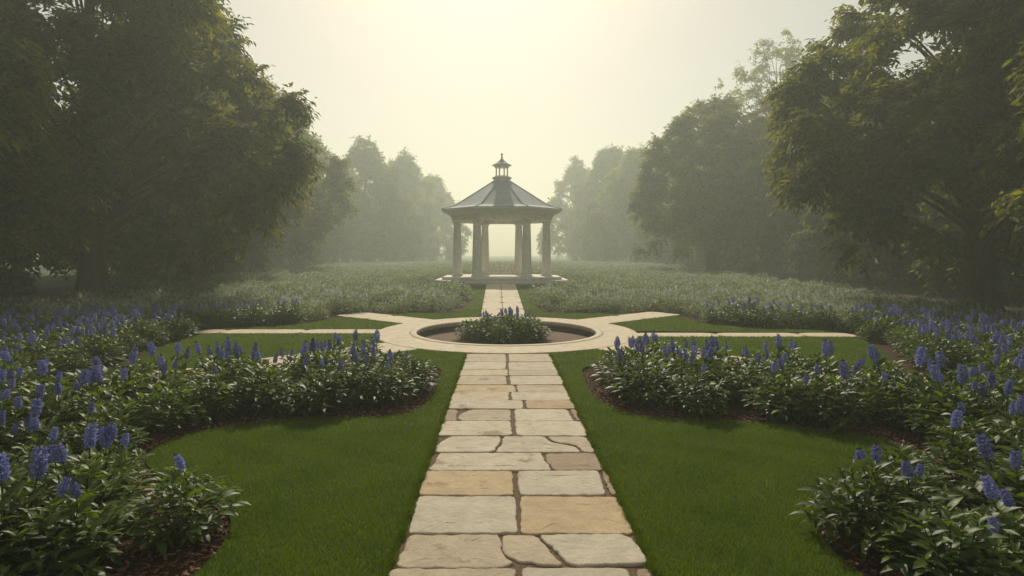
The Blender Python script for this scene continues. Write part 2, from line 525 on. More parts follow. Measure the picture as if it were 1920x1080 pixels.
PALE, GREY, TAN, ORANGE, BROWN, SAND = (.49, .425, .325), (.45, .395, .305), (.42, .345, .25), (.42, .315, .19), (.30, .22, .15), (.46, .375, .265)
W = lambda u, y: (PX0 + (PX1 - PX0) * u, y)
rows = [  # (near edge, far edge, stones as (u0, u1 | outline in (u, v)), colour)
    (3.38, 3.94, [((.01, .485), TAN), ((.505, .90), GREY), ((.915, .99), BROWN)]),
    (3.94, 4.42, [([(.03, .03), (.40, .0), (.475, .12), (.43, .35), (.415, .97), (.04, .96)], TAN), ([(.435, .42), (.49, .18), (.66, .06), (.565, .96), (.43, .96)], TAN),
                  ([(.69, .06), (.985, .12), (.965, .8), (.93, .97), (.585, .96)], GREY)]),
    (4.42, 5.11, [((.03, .495), GREY), ((.515, .985), ORANGE)]),
    (5.11, 5.70, [((.02, .49), ORANGE), ((.515, .945), GREY), ((.955, .995), BROWN)]),
    (5.70, 6.22, [([(.03, .02), (.70, .02), (.665, .55), (.66, .97), (.06, .96), (.05, .5)], PALE), ([(.715, .03), (.985, .03), (.97, .97), (.69, .96), (.68, .6)], BROWN)]),
    (6.22, 6.79, [([(.03, .03), (.37, .03), (.41, .5), (.415, .96), (.10, .96), (.04, .55)], PALE), ([(.39, .03), (.90, .03), (.87, .35), (.73, .6), (.70, .97), (.435, .96), (.43, .5)], PALE),
                  ([(.915, .04), (.98, .03), (.965, .96), (.72, .96), (.75, .66), (.89, .42)], TAN)]),
    (6.79, 7.40, [((.015, .49), PALE), ((.515, .985), PALE)]),
    (7.40, 7.97, [([(.14, .04), (.49, .04), (.49, .96), (.2, .96), (.13, .6), (.11, .3)], TAN), ((.515, .93), PALE), ((.02, .10), BROWN), ((.945, .985), BROWN)]),
    (7.97, 8.43, [((.03, .60), PALE), ((.615, .985), ORANGE)]),
    (8.43, 8.93, [((.02, .485), SAND), ((.505, .985), PALE)]),
    (8.93, 9.43, [((.02, .55), ORANGE), ((.56, .985), SAND)]),
    (9.43, 10.11, [((.03, .475), SAND), ((.50, .985), PALE)]),
    (10.11, 10.65, [((.02, .48), SAND), ((.50, .985), TAN)]),
    (10.65, 11.42, [((.03, .47), PALE), ((.495, .985), PALE)]),
    (11.42, 12.33, [((.02, .475), SAND), ((.495, .985), SAND)]),
]
rs = np.random.default_rng(21)
yy = 3.38
while yy > -4:
    h = rs.uniform(.5, .68); u = rs.uniform(.38, .62)
    rows.append((yy - h, yy, [((.02, u - .01), [PALE, TAN, GREY, ORANGE][rs.integers(4)]), ((u + .01, .985), [PALE, TAN, GREY, SAND][rs.integers(4)])]))
    yy -= h
acc = Acc()
for y0, y1, st in rows:
    for s, colr in st:
        if isinstance(s, tuple):
            u0, u1 = s
            o = .008
            k = rs.uniform(0, .018, 8)
            u0 = u0 - .012 if u0 < .05 else u0 - .004; u1 = u1 + .012 if u1 > .95 else u1 + .004
            s = [(u0 + k[0], o + k[1]), (u1 - k[2], o + k[3]), (u1 - k[4], 1 - o - k[5]), (u0 + k[6], 1 - o - k[7])]
        g = .001 / (y1 - y0)
        poly = [W(u, y0 + (y1 - y0) * (g + (1 - 2 * g) * v)) for u, v in [(min(1.008, max(-.008, .5 + (u_ - .5) * 1.045)), v_) for u_, v_ in s]]
        cj = np.array(colr) * rs.uniform(.92, 1.08)
        stone(acc, poly, .0, .052 + rs.uniform(-.006, .006), tuple(cj), rs, tilt=.003, jit=.005, bev=.010, grow=.006)
tag(acc.obj('flagstone_path', M['flagstone']), kind='structure')
acc = Acc()
slab(acc, [(PX0 - .03, -4), (PX1 + .03, -4), (PX1 + .03, 12.6), (PX0 - .03, 12.6)], -.02, .032)
tag(acc.obj('path_bed', M['path_dirt']), kind='structure')

# pale paved paths: straight on to the gazebo, four diagonals, two crossing arms
accp, accb = Acc(), Acc()
pc = (.55, .465, .335)
y = 19.3
while y < 40.4:
    y2 = min(y + 3.0, 40.45)
    for f in ((0, .487), (.503, 1)):
        x = lambda yv, u: U0(yv) + (U1(yv) - U0(yv)) * u
        stone(accp, [(x(y, f[0]), y + .006), (x(y, f[1]), y + .006), (x(y2, f[1]), y2 - .006), (x(y2, f[0]), y2 - .006)], -.01, .052, tuple(np.array(pc) * rs.uniform(.94, 1.05)), rs, .25, .002, .01, .0005)
    y = y2
slab(accb, [(U0(19) - .02, 19.2), (U1(19) + .02, 19.2), (U1(40) + .02, 40.4), (U0(40) - .02, 40.4)], -.02, .03)
PATHS.append([(U0(19) - .1, 19), (U1(19) + .1, 19), (U1(40) + .3, 41), (U0(40) - .3, 41)])


def strip(deg, t0, t1, half, off=0.0):
    t = t0
    while t < t1:
        t2 = min(t + 2.2, t1)
        stone(accp, [diag(deg, t + .004, -half + off), diag(deg, t2 - .004, -half + off), diag(deg, t2 - .004, half + off), diag(deg, t + .004, half + off)],
              -.01, .05, tuple(np.array(pc) * rs.uniform(.95, 1.04)), rs, .25, .0015, .01, .0004)
        t = t2
    slab(accb, [diag(deg, t0, -half + off), diag(deg, t1, -half + off), diag(deg, t1, half + off), diag(deg, t0, half + off)], -.02, .03)
    PATHS.append([diag(deg, t0, -half + off - .12), diag(deg, t1, -half + off - .12), diag(deg, t1, half + off + .12), diag(deg, t0, half + off + .12)])


strip(140, 3.3, 7.2, DW); strip(40, 3.3, 7.6, DW); strip(225, 3.3, 10, DW); strip(315, 3.3, 10, DW)
strip(180, 3.4, 8.5, .40); strip(0, 3.4, 9.2, .37, -.67)
tag(accp.obj('paved_path', M['paving']), kind='structure')
tag(accb.obj('paved_path_bed', M['path_dirt']), kind='structure')
acc = Acc()
acc.lathe([(R_IN + .197, -.02), (R_IN + .197, .06), (R_OUT - .012, .06), (R_OUT, .048), (R_OUT, -.02)], 160, RC)
acc.C[-1][:] = (.55, .465, .335, 1)
tag(acc.obj('ring_path', M['paving']), kind='structure')

planter = link('round_planter', None, loc=(RC[0], RC[1], 0))
tag(planter, 'sunken round flower basin with pale stone rim where the paths meet', 'planter')
acc = Acc()
acc.lathe([(R_IN, -.05), (R_IN, .06), (R_IN + .012, .072), (R_IN + .12, .072), (R_IN + .19, .064), (R_IN + .195, .0), (R_IN + .05, -.05)], 160, closed=True)
acc.C[-1][:] = (.54, .47, .36, 1)
acc.obj('rim', M['paving'], planter, True)
acc = Acc()
acc.lathe([(R_IN + .06, -.40), (R_IN + .012, -.40), (R_IN + .012, -.2), (R_IN + .03, -.19), (R_IN + .03, -.04), (R_IN + .10, -.04)], 128)
acc.obj('basin_wall', M['basin_lining'], planter)
acc = Acc()
acc.lathe([(R_IN + .02, -.20), (2.0, -.18), (1.2, -.14), (.5, -.11), (.01, -.10)], 64)
acc.obj('soil', M['soil'], planter, True)

# ------------------------------------------------------------------ gazebo
gz = link('gazebo', None, loc=(GZ[0], GZ[1], 0))
tag(gz, 'pale stone columned gazebo with grey octagonal roof and small lantern on top', 'gazebo')
OC = 1 / math.cos(PI / 8)


def octo(prof, name, mat, parent=gz, smooth=False):
    a = Acc(); a.lathe([(r * OC, z) for r, z in prof], 8, (0, 0), PI / 8)
    return a.obj(name, mat, parent, smooth)


octo([(5.05, -.03), (5.05, .17), (5.02, .2), (4.6, .2)], 'step', M['step_stone'])
octo([(4.5, .19), (4.5, .40), (4.47, .43), (0.02, .43)], 'floor_slab', M['step_stone'])
cap_z = 4.68


def column(x, y):
    c_ = link('column', None, gz, (x, y, .43))
    H = cap_z - .43
    a = Acc()
    a.lathe([(.355 - .075 * t ** 1.6, .22 + (H - .22 - .30) * t) for t in np.linspace(0, 1, 10)], 24)
    a.obj('shaft', M['gazebo_stone'], c_, True)
    a = Acc()
    a.box((0, 0, .055), (.84, .84, .11))
    a.lathe([(.42, .11), (.44, .135), (.42, .165), (.38, .175), (.39, .20), (.355, .222)], 24)
    a.obj('base', M['gazebo_stone'], c_)
    a = Acc()
    a.lathe([(.28, H - .30), (.305, H - .285), (.305, H - .265), (.285, H - .25), (.29, H - .17), (.36, H - .09)], 24)
    a.box((0, 0, H - .045), (.74, .74, .09))
    a.obj('capital', M['gazebo_stone'], c_)


for p in ((-1.82, -3.08), (1.82, -3.08), (-3.5, 0), (3.5, 0), (-1.42, 3.1), (1.42, 3.1)):
    column(*p)
octo([(3.10, cap_z), (3.80, cap_z), (3.80, cap_z + .18), (3.84, cap_z + .19), (3.84, 5.02), (3.10, 5.02), (3.10, cap_z)], 'entablature', M['gazebo_stone'])
octo([(3.84, 4.985), (3.92, 4.99), (3.94, 5.06), (4.02, 5.12), (4.18, 5.20), (4.36, 5.32), (4.46, 5.40), (4.58, 5.41), (4.60, 5.50), (4.30, 5.53), (3.0, 5.53)], 'cornice', M['gazebo_stone'])
octo([(3.12, 4.99), (0.02, 5.0)], 'ceiling', M['gazebo_stone'])
roof = octo([(4.52, 5.515), (4.54, 5.545), (4.2, 5.62), (3.72, 5.75), (3.3, 6.01), (2.6, 6.49), (1.6, 7.18), (.62, 7.86)], 'roof', M['roof_metal'])
a = Acc()
pr = [(4.5, 5.56), (4.2, 5.63), (3.72, 5.76), (3.3, 6.02), (2.6, 6.50), (1.6, 7.19), (.62, 7.87)]
for k in range(8):
    an = PI / 8 + k * PI / 4
    a.tube([(r * OC * math.cos(an), r * OC * math.sin(an), z + .01) for r, z in pr], .035, 6)
a.obj('hip_ridge', M['roof_metal'], roof, True)
cup = link('lantern', None, gz, (0, 0, 7.84))
a = Acc(); a.lathe([(.64, -.05), (.62, .14), (.66, .17), (.76, .22), (.78, .28), (.76, .32), (.60, .35), (.58, .41), (.02, .41)], 32); a.obj('lantern_base', M['gazebo_stone'], cup)
for k in range(8):
    an = PI / 8 + k * PI / 4
    a = Acc(); a.lathe([(.07, .41), (.07, .45), (.055, .47), (.05, 1.02), (.07, 1.06), (.08, 1.12)], 12, (.47 * math.cos(an), .47 * math.sin(an)))
    a.obj('lantern_post', M['gazebo_stone'], cup, True)
a = Acc(); a.lathe([(.02, 1.11), (.56, 1.11), (.58, 1.14), (.58, 1.2), (.72, 1.24), (.76, 1.27)], 32); a.obj('lantern_cornice', M['gazebo_stone'], cup)
a = Acc(); a.lathe([(.77, 1.26), (.77, 1.285), (.6, 1.36), (.42, 1.48), (.26, 1.62), (.13, 1.74), (.06, 1.82)], 32); a.obj('lantern_roof', M['roof_metal'], cup, True)
a = Acc(); a.lathe([(.06, 1.80), (.05, 1.88), (.09, 1.92), (.05, 1.96), (.04, 2.02), (.085, 2.09), (.095, 2.13), (.07, 2.18), (.02, 2.22), (.012, 2.29), (.001, 2.3)], 16); a.obj('finial', M['dark_metal'], cup, True)
bal = link('balustrade', None, gz, (0, 3.1, .43))
a = Acc(); a.box((0, 0, .89), (2.26, .24, .12)); a.box((0, 0, .80), (2.26, .14, .056)); a.obj('handrail', M['gazebo_stone'], bal)
a = Acc(); a.box((0, 0, .07), (2.26, .20, .13)); a.obj('bottom_rail', M['gazebo_stone'], bal)
for k in range(7):
    a = Acc(); a.lathe([(.07, .135), (.07, .18), (.05, .21), (.09, .34), (.095, .42), (.06, .56), (.045, .66), (.07, .72), (.075, .77)], 12, (-.96 + k * .32, 0))
    a.obj('baluster', M['gazebo_stone'], bal, True)

# ------------------------------------------------------------------ flowering plants
LV = np.array([[0, 0, 0], [0, .02, .0], [0, -.02, 0],
               [.3, 0, .015], [.3, .17, .05], [.3, -.17, .05],
               [.65, 0, -.03], [.65, .15, .01], [.65, -.15, .01],
               [1, 0, -.16], [.92, .04, -.11], [.92, -.04, -.11]])
LF = np.array([[0, 3, 4, 1], [0, 2, 5, 3], [3, 6, 7, 4], [3, 5, 8, 6], [6, 9, 10, 7], [6, 8, 11, 9]])
DV = np.array([[0, 0, 0], [.45, .19, .04], [1, 0, -.10], [.45, -.19, .04]])
DF = np.array([[0, 3, 2, 1]])


def shrub_mesh(seed, stems, per, leaf, hgt, rad, hi=True, name='leaves'):
    r = np.random.default_rng(seed)
    a = Acc()
    P, D, U, Ls, T = [], [], [], [], []
    tips = []
    for s in range(stems):
        az = 2 * PI * (s * .618034 + r.uniform(-.03, .03))
        rr = rad * math.sqrt((s + .5) / stems)
        h = hgt * (1 - .62 * (rr / rad) ** 2.2) * r.uniform(.85, 1.12)
        b_ = np.array([math.cos(az) * rr * .25, math.sin(az) * rr * .25, 0])
        e = np.array([math.cos(az) * rr, math.sin(az) * rr, h])
        mid = b_ * .45 + e * .55 + np.array([0, 0, h * .16])
        t = np.linspace(0, 1, 6)[:, None]
        pts = (1 - t) ** 2 * b_ + 2 * t * (1 - t) * mid + t ** 2 * e
        if hi: a.tube(pts, np.linspace(.006, .003, 6), 4, 1, .4, False)
        tips.append(e)
        for k in range(per):
            q = (.22 + .78 * (k + .5) / per) if per > 1 else 1
            p = (1 - q) ** 2 * b_ + 2 * q * (1 - q) * mid + q * q * e
            tg = 2 * (1 - q) * (mid - b_) + 2 * q * (e - mid); tg /= np.linalg.norm(tg)
            ph = k * 2.4 + r.uniform(-.4, .4)
            side = np.array([math.cos(ph), math.sin(ph), 0.0]) + np.array([math.cos(az), math.sin(az), 0]) * .45
            side /= np.linalg.norm(side)
            d = side + tg * (.35 + .5 * q) + np.array([0, 0, .12 - .5 * (1 - q) - .55 * (rr / rad) ** 2])
            P.append(p); D.append(d); U.append(np.array([0, 0, 1]) + side * .5 * r.uniform(-.2, 1) + r.normal(0, .25, 3))
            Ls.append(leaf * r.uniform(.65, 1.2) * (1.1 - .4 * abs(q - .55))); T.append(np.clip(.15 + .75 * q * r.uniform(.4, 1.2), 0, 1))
        for k in range(4 if hi else 2):
            ph = r.uniform(0, 2 * PI)
            P.append(e); D.append(np.array([math.cos(ph), math.sin(ph), r.uniform(.5, 1.2)])); U.append(np.array([-math.cos(ph), -math.sin(ph), .8]))
            Ls.append(leaf * r.uniform(.4, .65)); T.append(r.uniform(.7, 1))
    P, D, U = np.array(P), np.array(D), np.array(U)
    a.inst(LV if hi else DV, LF if hi else DF, P, frames(D, U), np.array(Ls), 0, np.array(T))
    return a, np.array(tips)


PV = np.array([[0, 0, 0], [.5, .22, .12], [1, 0, .05], [.5, -.22, .12]])


def spike_acc(seed, L=.2, r0=.042, n=66, petals=4, stem=.16, acc=None, at=None):
    r = np.random.default_rng(seed)
    a = acc or Acc()
    bend = r.normal(0, .02, 2)
    o = np.zeros(3) if at is None else at
    ax = lambda t: o + np.stack([bend[0] * t * t, bend[1] * t * t, stem * .85 + L * t], -1)
    P, D, U, Ls, T = [], [], [], [], []
    per = 9
    for k in range(n):
        t = ((k // per) + .35 + r.uniform(-.12, .12)) / (n / per)
        az = (k % per) * 2 * PI / per + (k // per) * .35 + r.uniform(-.2, .2)
        rad = r0 * (1 - .62 * max(0, (t - .45) / .55) ** 1.5) * (.75 + .25 * min(1, t / .2)) * r.uniform(.82, 1.15)
        c = ax(np.array(t))
        dirn = np.array([math.cos(az), math.sin(az), .35 - .5 * (1 - t)])
        p = c + dirn * rad * .55
        for q in range(petals):
            pa = q * 2 * PI / petals + r.uniform(-.3, .3)
            ux = np.cross(dirn, [0, 0, 1.0]); ux /= np.linalg.norm(ux); uy = np.cross(ux, dirn)
            d = dirn * .8 + ux * math.cos(pa) * .9 + uy * math.sin(pa) * .9
            P.append(p); D.append(d); U.append(dirn); Ls.append(rad * .85 + .004); T.append(np.clip(r.uniform(0, 1) * (1 - .4 * t), 0, 1))
    P, D, U, Ls, T = map(np.array, (P, D, U, Ls, T))
    bud = (P[:, 2] - o[2] - stem * .85) / L > .86
    for sel, mi in ((~bud, 0), (bud, 1)):
        if sel.any(): a.inst(PV, DF, P[sel], frames(D[sel], U[sel]), Ls[sel] * (1 if mi == 0 else .7), mi, T[sel])
    t = np.linspace(-.0, 1, 5)
    a.tube(np.array([o + np.array([0, 0, -.04])] + [ax(np.array(v)) for v in t]), np.linspace(.005, .0025, 6), 4, 1, .5, False)
    return a


HI = []
for k in range(6):
    a, tips = shrub_mesh(100 + k, 34, 9, .15, .52, .42)
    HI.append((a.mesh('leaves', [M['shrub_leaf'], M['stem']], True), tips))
SP = [spike_acc(300 + k, L=[.18, .15, .12, .165][k], r0=[.031, .028, .025, .029][k]).mesh('flower_spike', [M['petal'], M['stem']]) for k in range(4)]

# where plants may stand
rp = np.random.default_rng(5)


def blocked(P, clear):
    bad = np.zeros(len(P), bool)
    for dx, dy in [(0, 0)] + [(clear * math.cos(t), clear * math.sin(t)) for t in np.arange(8) * PI / 4]:
        Q = P + np.array([dx, dy])
        for L in LAWNS + PATHS:
            bad |= in_poly(Q, L)
        bad |= (Q[:, 0] > PX0 - .1) & (Q[:, 0] < PX1 + .1) & (Q[:, 1] < 12.6)
    bad |= np.hypot(P[:, 0] - RC[0], P[:, 1] - RC[1]) < R_OUT + clear
    bad |= np.maximum(np.abs(P[:, 0] - GZ[0]), np.abs(P[:, 1] - GZ[1])) < 5.2 + clear
    bad |= (P[:, 0] < -(15.2 + .12 * P[:, 1])) | (P[:, 0] > 13.6 + .12 * P[:, 1])
    return bad


def grid(y0, y1, step):
    out = []
    y = y0; k = 0
    while y < y1:
        xs = np.arange(-32, 32, step) + (k % 2) * step / 2
        out.append(np.stack([xs, np.full(len(xs), y)], 1)); y += step * .87; k += 1
    P = np.concatenate(out)
    return P + rp.uniform(-.27, .27, P.shape) * step


near = np.concatenate([grid(2.2, 13.4, .64), grid(13.4, 18.5, .60)])
near = near[~blocked(near, .30)]
infr = (near[:, 1] > 2.7) & (near[:, 0] > -.93 * near[:, 1] - .1) & (near[:, 0] < .97 * near[:, 1] + .1)
cand = near[infr]
cand = cand[np.argsort(np.hypot(cand[:, 0], cand[:, 1]))]
NIND = 280
ind, rest = cand[:NIND], np.concatenate([cand[NIND:], near[~infr]])
words_n = ['no open flower spike', 'one blue flower spike', 'two blue flower spikes', 'three blue flower spikes', 'four blue flower spikes', 'five blue flower spikes', 'six blue flower spikes']


def add_plant(x, y, z, sc, n, label, group, r, fs=1.0):
    root = link('flowering_plant', None, None, (x, y, z), r.uniform(0, 2 * PI), sc)
    tag(root, label, 'plant', group)
    me, tips = HI[r.integers(len(HI))]
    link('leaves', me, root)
    hs = tips[:, 2] / tips[:, 2].max()
    order = [i for i in np.argsort(-hs + r.uniform(0, .45, len(hs)))][:n]
    for i in order:
        s = link('flower_spike', SP[r.integers(len(SP))], root, tuple(tips[i] - np.array([0, 0, .05])), r.uniform(0, 6), fs * r.uniform(.68, 1.15))
        s.rotation_euler = (r.normal(0, .15), r.normal(0, .15), r.uniform(0, 6))
    return root


lawn_edge = np.array([p for p in eL + eR])
for x, y in ind:
    d = np.min(np.hypot(lawn_edge[:, 0] - x, lawn_edge[:, 1] - y))
    side = 'left' if x < 0 else 'right'
    if y < 6.0: zone, grp, sc = f'{side} foreground bed', f'plants in the {side} foreground bed', rp.uniform(.92, 1.12)
    elif y < 9.0: zone, grp, sc = f'bed curving round the {side} lawn', f'plants in the bed round the {side} lawn', rp.uniform(.98, 1.28)
    elif y > 13.6: zone, grp, sc = f'{side} bed beyond the crossing path', f'plants in the {side} bed beyond the crossing path', rp.uniform(.9, 1.15)
    else: zone, grp, sc = f'bed before the {side} crossing path', f'plants at the back of the {side} bed', rp.uniform(.92, 1.15)
    if d < .55: n = int(rp.choice([0, 1, 2], p=[.5, .3, .2])); sc *= .92
    elif y < 6.0: n = int(rp.choice([2, 3, 4], p=[.35, .4, .25]))
    elif y < 9.0: n = int(rp.choice([1, 2, 3, 4], p=[.3, .3, .25, .15]))
    else: n = int(rp.choice([2, 3, 4, 5], p=[.25, .3, .25, .2]))
    add_plant(x, y, 0, sc, n, f'bushy green plant with {words_n[n]} in the {zone}', grp, rp, 1.15 if y < 6 else (1.05 if y < 9 else 1.0))
# the mound in the basin
for k in range(19):
    rr = 1.02 * math.sqrt((k + .3) / 19); az = k * 2.4
    n = 2 if rr < .75 else (1 if math.sin(az) > .4 else 0)
    add_plant(RC[0] + rr * math.cos(az) - .02, RC[1] + rr * math.sin(az) - .15, -.15, (1.16 if rr < .6 else .95) * rp.uniform(.92, 1.05), n,
              f'green plant with {words_n[n]} in the round basin mound', 'plants of the round basin mound', rp)

# the field of flowers beyond: one mass
acc = Acc()


def scatter(P, tmpl_a, spike_t, sc):
    V = np.concatenate(tmpl_a.V); F = tmpl_a.F; T = np.concatenate(tmpl_a.T)
    n = len(P); k = len(V)
    az = rp.uniform(0, 2 * PI, n); c, s = np.cos(az), np.sin(az)
    R = np.zeros((n, 3, 3)); R[:, 0, 0] = c; R[:, 0, 1] = -s; R[:, 1, 0] = s; R[:, 1, 1] = c; R[:, 2, 2] = 1
    P3 = np.c_[P, np.zeros(n)]
    sc = sc * rp.uniform(.85, 1.12, n) * (.96 + .36 * np.sin(P[:, 0] * 1.9 + 1.3 * np.sin(P[:, 1] * .9)) * np.sin(P[:, 1] * 1.5 + 1.1 * np.sin(P[:, 0] * .8)))
    X = P3[:, None] + np.einsum('nij,kj->nki', R, V) * sc[:, None, None]
    base = acc.n
    tt = np.clip(T[None] * rp.uniform(.6, 1.15, (n, 1)), 0, 1)
    acc.V.append(X.reshape(-1, 3)); acc.T.append(tt.ravel()); acc.C.append(np.ones((n * k, 4))); acc.n += n * k
    for f, mi in zip(F, tmpl_a.M):
        acc.F.append((f[None] + base + (np.arange(n) * k)[:, None, None]).reshape(-1, f.shape[1]))
        acc.M.append(np.tile(mi, n))


def tmpl(seed, stems, per, leaf, hgt, rad, nsp, ns_flor, r0):
    a, tips = shrub_mesh(seed, stems, per, leaf, hgt, rad, hi=False)
    r = np.random.default_rng(seed + 9)
    b_ = Acc(); b_.V, b_.F, b_.M, b_.T, b_.C, b_.n = a.V, a.F, a.M, a.T, a.C, a.n
    order = np.argsort(-tips[:, 2] + r.uniform(0, .15, len(tips)))[:nsp]
    P, D, U, L = [], [], [], []
    for i in order:
        for k in range(ns_flor):
            t = (k + .5) / ns_flor; az_ = k * 2.4
            rad_ = r0 * (1.15 - .9 * t)
            p = tips[i] + np.array([math.cos(az_) * rad_ * .3, math.sin(az_) * rad_ * .3, .03 + .15 * t])
            P.append(p); D.append([math.cos(az_), math.sin(az_), .5]); U.append([0, 0, 1]); L.append(rad_ * 1.25)
    b_.inst(DV * np.array([1, 1.5, 1]), DF, np.array(P), frames(np.array(D, float), np.array(U, float)), np.array(L), 1)
    return b_


T1 = [tmpl(500 + k, 22, 6, .14, .48, .40, 4, 12, .037) for k in range(3)]
T2 = [tmpl(520 + k, 13, 4, .21, .48, .42, 4, 4, .05) for k in range(3)]
P1 = grid(18.5, 27, .56); P1 = P1[~blocked(P1, .25)]
P1 = P1[(np.abs(P1[:, 0]) < 1.1 * P1[:, 1] + 2)]
P1 = np.concatenate([P1, rest])
P2 = grid(27, 112, .74); P2 = P2[~blocked(P2, .25)]
for k in range(3):
    scatter(P1[k::3], T1[k], None, 1.0)
    scatter(P2[k::3], T2[k], None, 1.15)
tag(acc.obj('flower_field', [M['field_leaf'], M['pale_petal']]), 'wide hazy field of pale blue flowering plants around the gazebo', 'flower field', kind='stuff')

# ------------------------------------------------------------------ grass blades on the lawns and bark chips along the bed edges
GV = np.array([[0, .5, 0], [0, -.5, 0], [.12, .28, .62], [.12, -.28, .62], [.38, 0, 1.0]])
acc = Acc()
rg = np.random.default_rng(11)
for L in LAWNS:
    q = np.array(L)
    for y0, y1, dens, wd, ht in ((2.9, 5, 11000, .0042, .036), (5, 7, 7500, .005, .036), (7, 10, 4200, .0065, .036), (10, 14, 2200, .009, .036), (14, 22, 1000, .014, .036), (22, 39, 300, .024, .036)):
        a0_, a1_ = max(y0, q[:, 1].min()), min(y1, q[:, 1].max())
        if a1_ <= a0_: continue
        x0_, x1_ = q[:, 0].min(), q[:, 0].max()
        n = int((x1_ - x0_) * (a1_ - a0_) * dens)
        P = np.stack([rg.uniform(x0_, x1_, n), rg.uniform(a0_, a1_, n)], 1)
        P = P[in_poly(P, L)]
        P = P[np.abs(P[:, 0]) < P[:, 1] * .95 + .3]
        n = len(P)
        if not n: continue
        az = rg.uniform(0, 2 * PI, n)
        R = np.zeros((n, 3, 3)); c, s = np.cos(az), np.sin(az)
        h = ht * rg.uniform(.55, 1.15, n)
        lean = rg.uniform(.3, 1.6, n)
        R[:, 0, 0] = c * lean * h; R[:, 1, 0] = s * lean * h
        R[:, 0, 1] = -s * wd; R[:, 1, 1] = c * wd
        R[:, 2, 2] = h
        pos = np.c_[P, np.full(n, .043)]
        V = pos[:, None] + np.einsum('nij,kj->nki', R, GV)
        k5 = (np.arange(n) * 5)[:, None]
        cl = np.clip(.5 + .25 * np.sin(P[:, 0] * 5 + 2 * np.sin(P[:, 1] * 3)) * np.sin(P[:, 1] * 4.3) + rg.uniform(-.4, .4, n), 0, 1)
        base = acc.n
        acc.add(V.reshape(-1, 3), np.concatenate([k5 + np.array([0, 1, 3, 2])]), 0, np.repeat(cl, 5))
        acc.F.append(k5 + base + np.array([2, 3, 4])); acc.M.append(np.zeros(n, int))
for xe, sg in ((PX0 - .03, 1), (PX1 + .03, -1)):
    n = 26000
    yv = 2.9 + 9.4 * rg.random(n) ** 1.5
    lush = np.clip(.5 + .5 * np.sin(yv * 7 + sg) + .5 * np.sin(yv * 17 + 2 * sg), 0, 1.4)
    P = np.c_[xe + sg * rg.normal(-.012, .016, n) + sg * .012 * lush, yv]
    az = np.where(rg.random(n) < .7, (0 if sg > 0 else PI) + rg.normal(0, .9, n), rg.uniform(0, 2 * PI, n))
    c, s_ = np.cos(az), np.sin(az)
    h = .05 * rg.uniform(.4, 1.1, n) * (.55 + .5 * lush); lean = rg.uniform(.4, 1.5, n); wd = .0035 + .0005 * yv
    R = np.zeros((n, 3, 3))
    R[:, 0, 0] = c * lean * h; R[:, 1, 0] = s_ * lean * h; R[:, 0, 1] = -s_ * wd; R[:, 1, 1] = c * wd; R[:, 2, 2] = h
    V = np.c_[P, np.full(n, .036)][:, None] + np.einsum('nij,kj->nki', R, GV)
    k5 = (np.arange(n) * 5)[:, None]; base = acc.n
    acc.add(V.reshape(-1, 3), k5 + np.array([0, 1, 3, 2]), 0, np.repeat(rg.uniform(0, .8, n), 5))
    acc.F.append(k5 + base + np.array([2, 3, 4])); acc.M.append(np.zeros(n, int))
tag(acc.obj('grass', M['grass_blade']), 'short mown green grass on the lawns beside the paths', 'grass', kind='stuff')

n = 90000
P = np.stack([rg.uniform(-9, 9, n), rg.uniform(2.8, 12.5, n)], 1)
dl = np.full(n, 9.0)
for i in range(0, n, 5000):
    dl[i:i + 5000] = np.min(np.hypot(P[i:i + 5000, None, 0] - lawn_edge[None, ::2, 0], P[i:i + 5000, None, 1] - lawn_edge[None, ::2, 1]), 1)
ok = (dl < .7) & ~(in_poly(P, lawnL) | in_poly(P, lawnR)) & (np.abs(P[:, 0]) > 1.05) & (np.abs(P[:, 0]) < P[:, 1])
P = P[ok]; n = len(P)
acc = Acc()
CV = np.array([[-.5, -.2, -.06], [.5, -.2, -.06], [.5, .2, -.06], [-.5, .2, -.06], [-.42, -.15, .08], [.4, -.16, .08], [.44, .14, .08], [-.4, .16, .08]])
CF = np.array([[4, 5, 6, 7], [0, 1, 5, 4], [1, 2, 6, 5], [2, 3, 7, 6], [3, 0, 4, 7]])
D = np.c_[rg.normal(0, 1, (n, 2)), rg.normal(0, .35, n)]
U = np.c_[rg.normal(0, .4, (n, 2)), np.ones(n)]
acc.inst(CV, CF, np.c_[P, rg.uniform(.002, .025, n)], frames(D, U), rg.uniform(.022, .06, n))
tag(acc.obj('bark_chips', M['chip']), 'reddish brown bark chips along the bed edges', 'bark chips', kind='stuff')

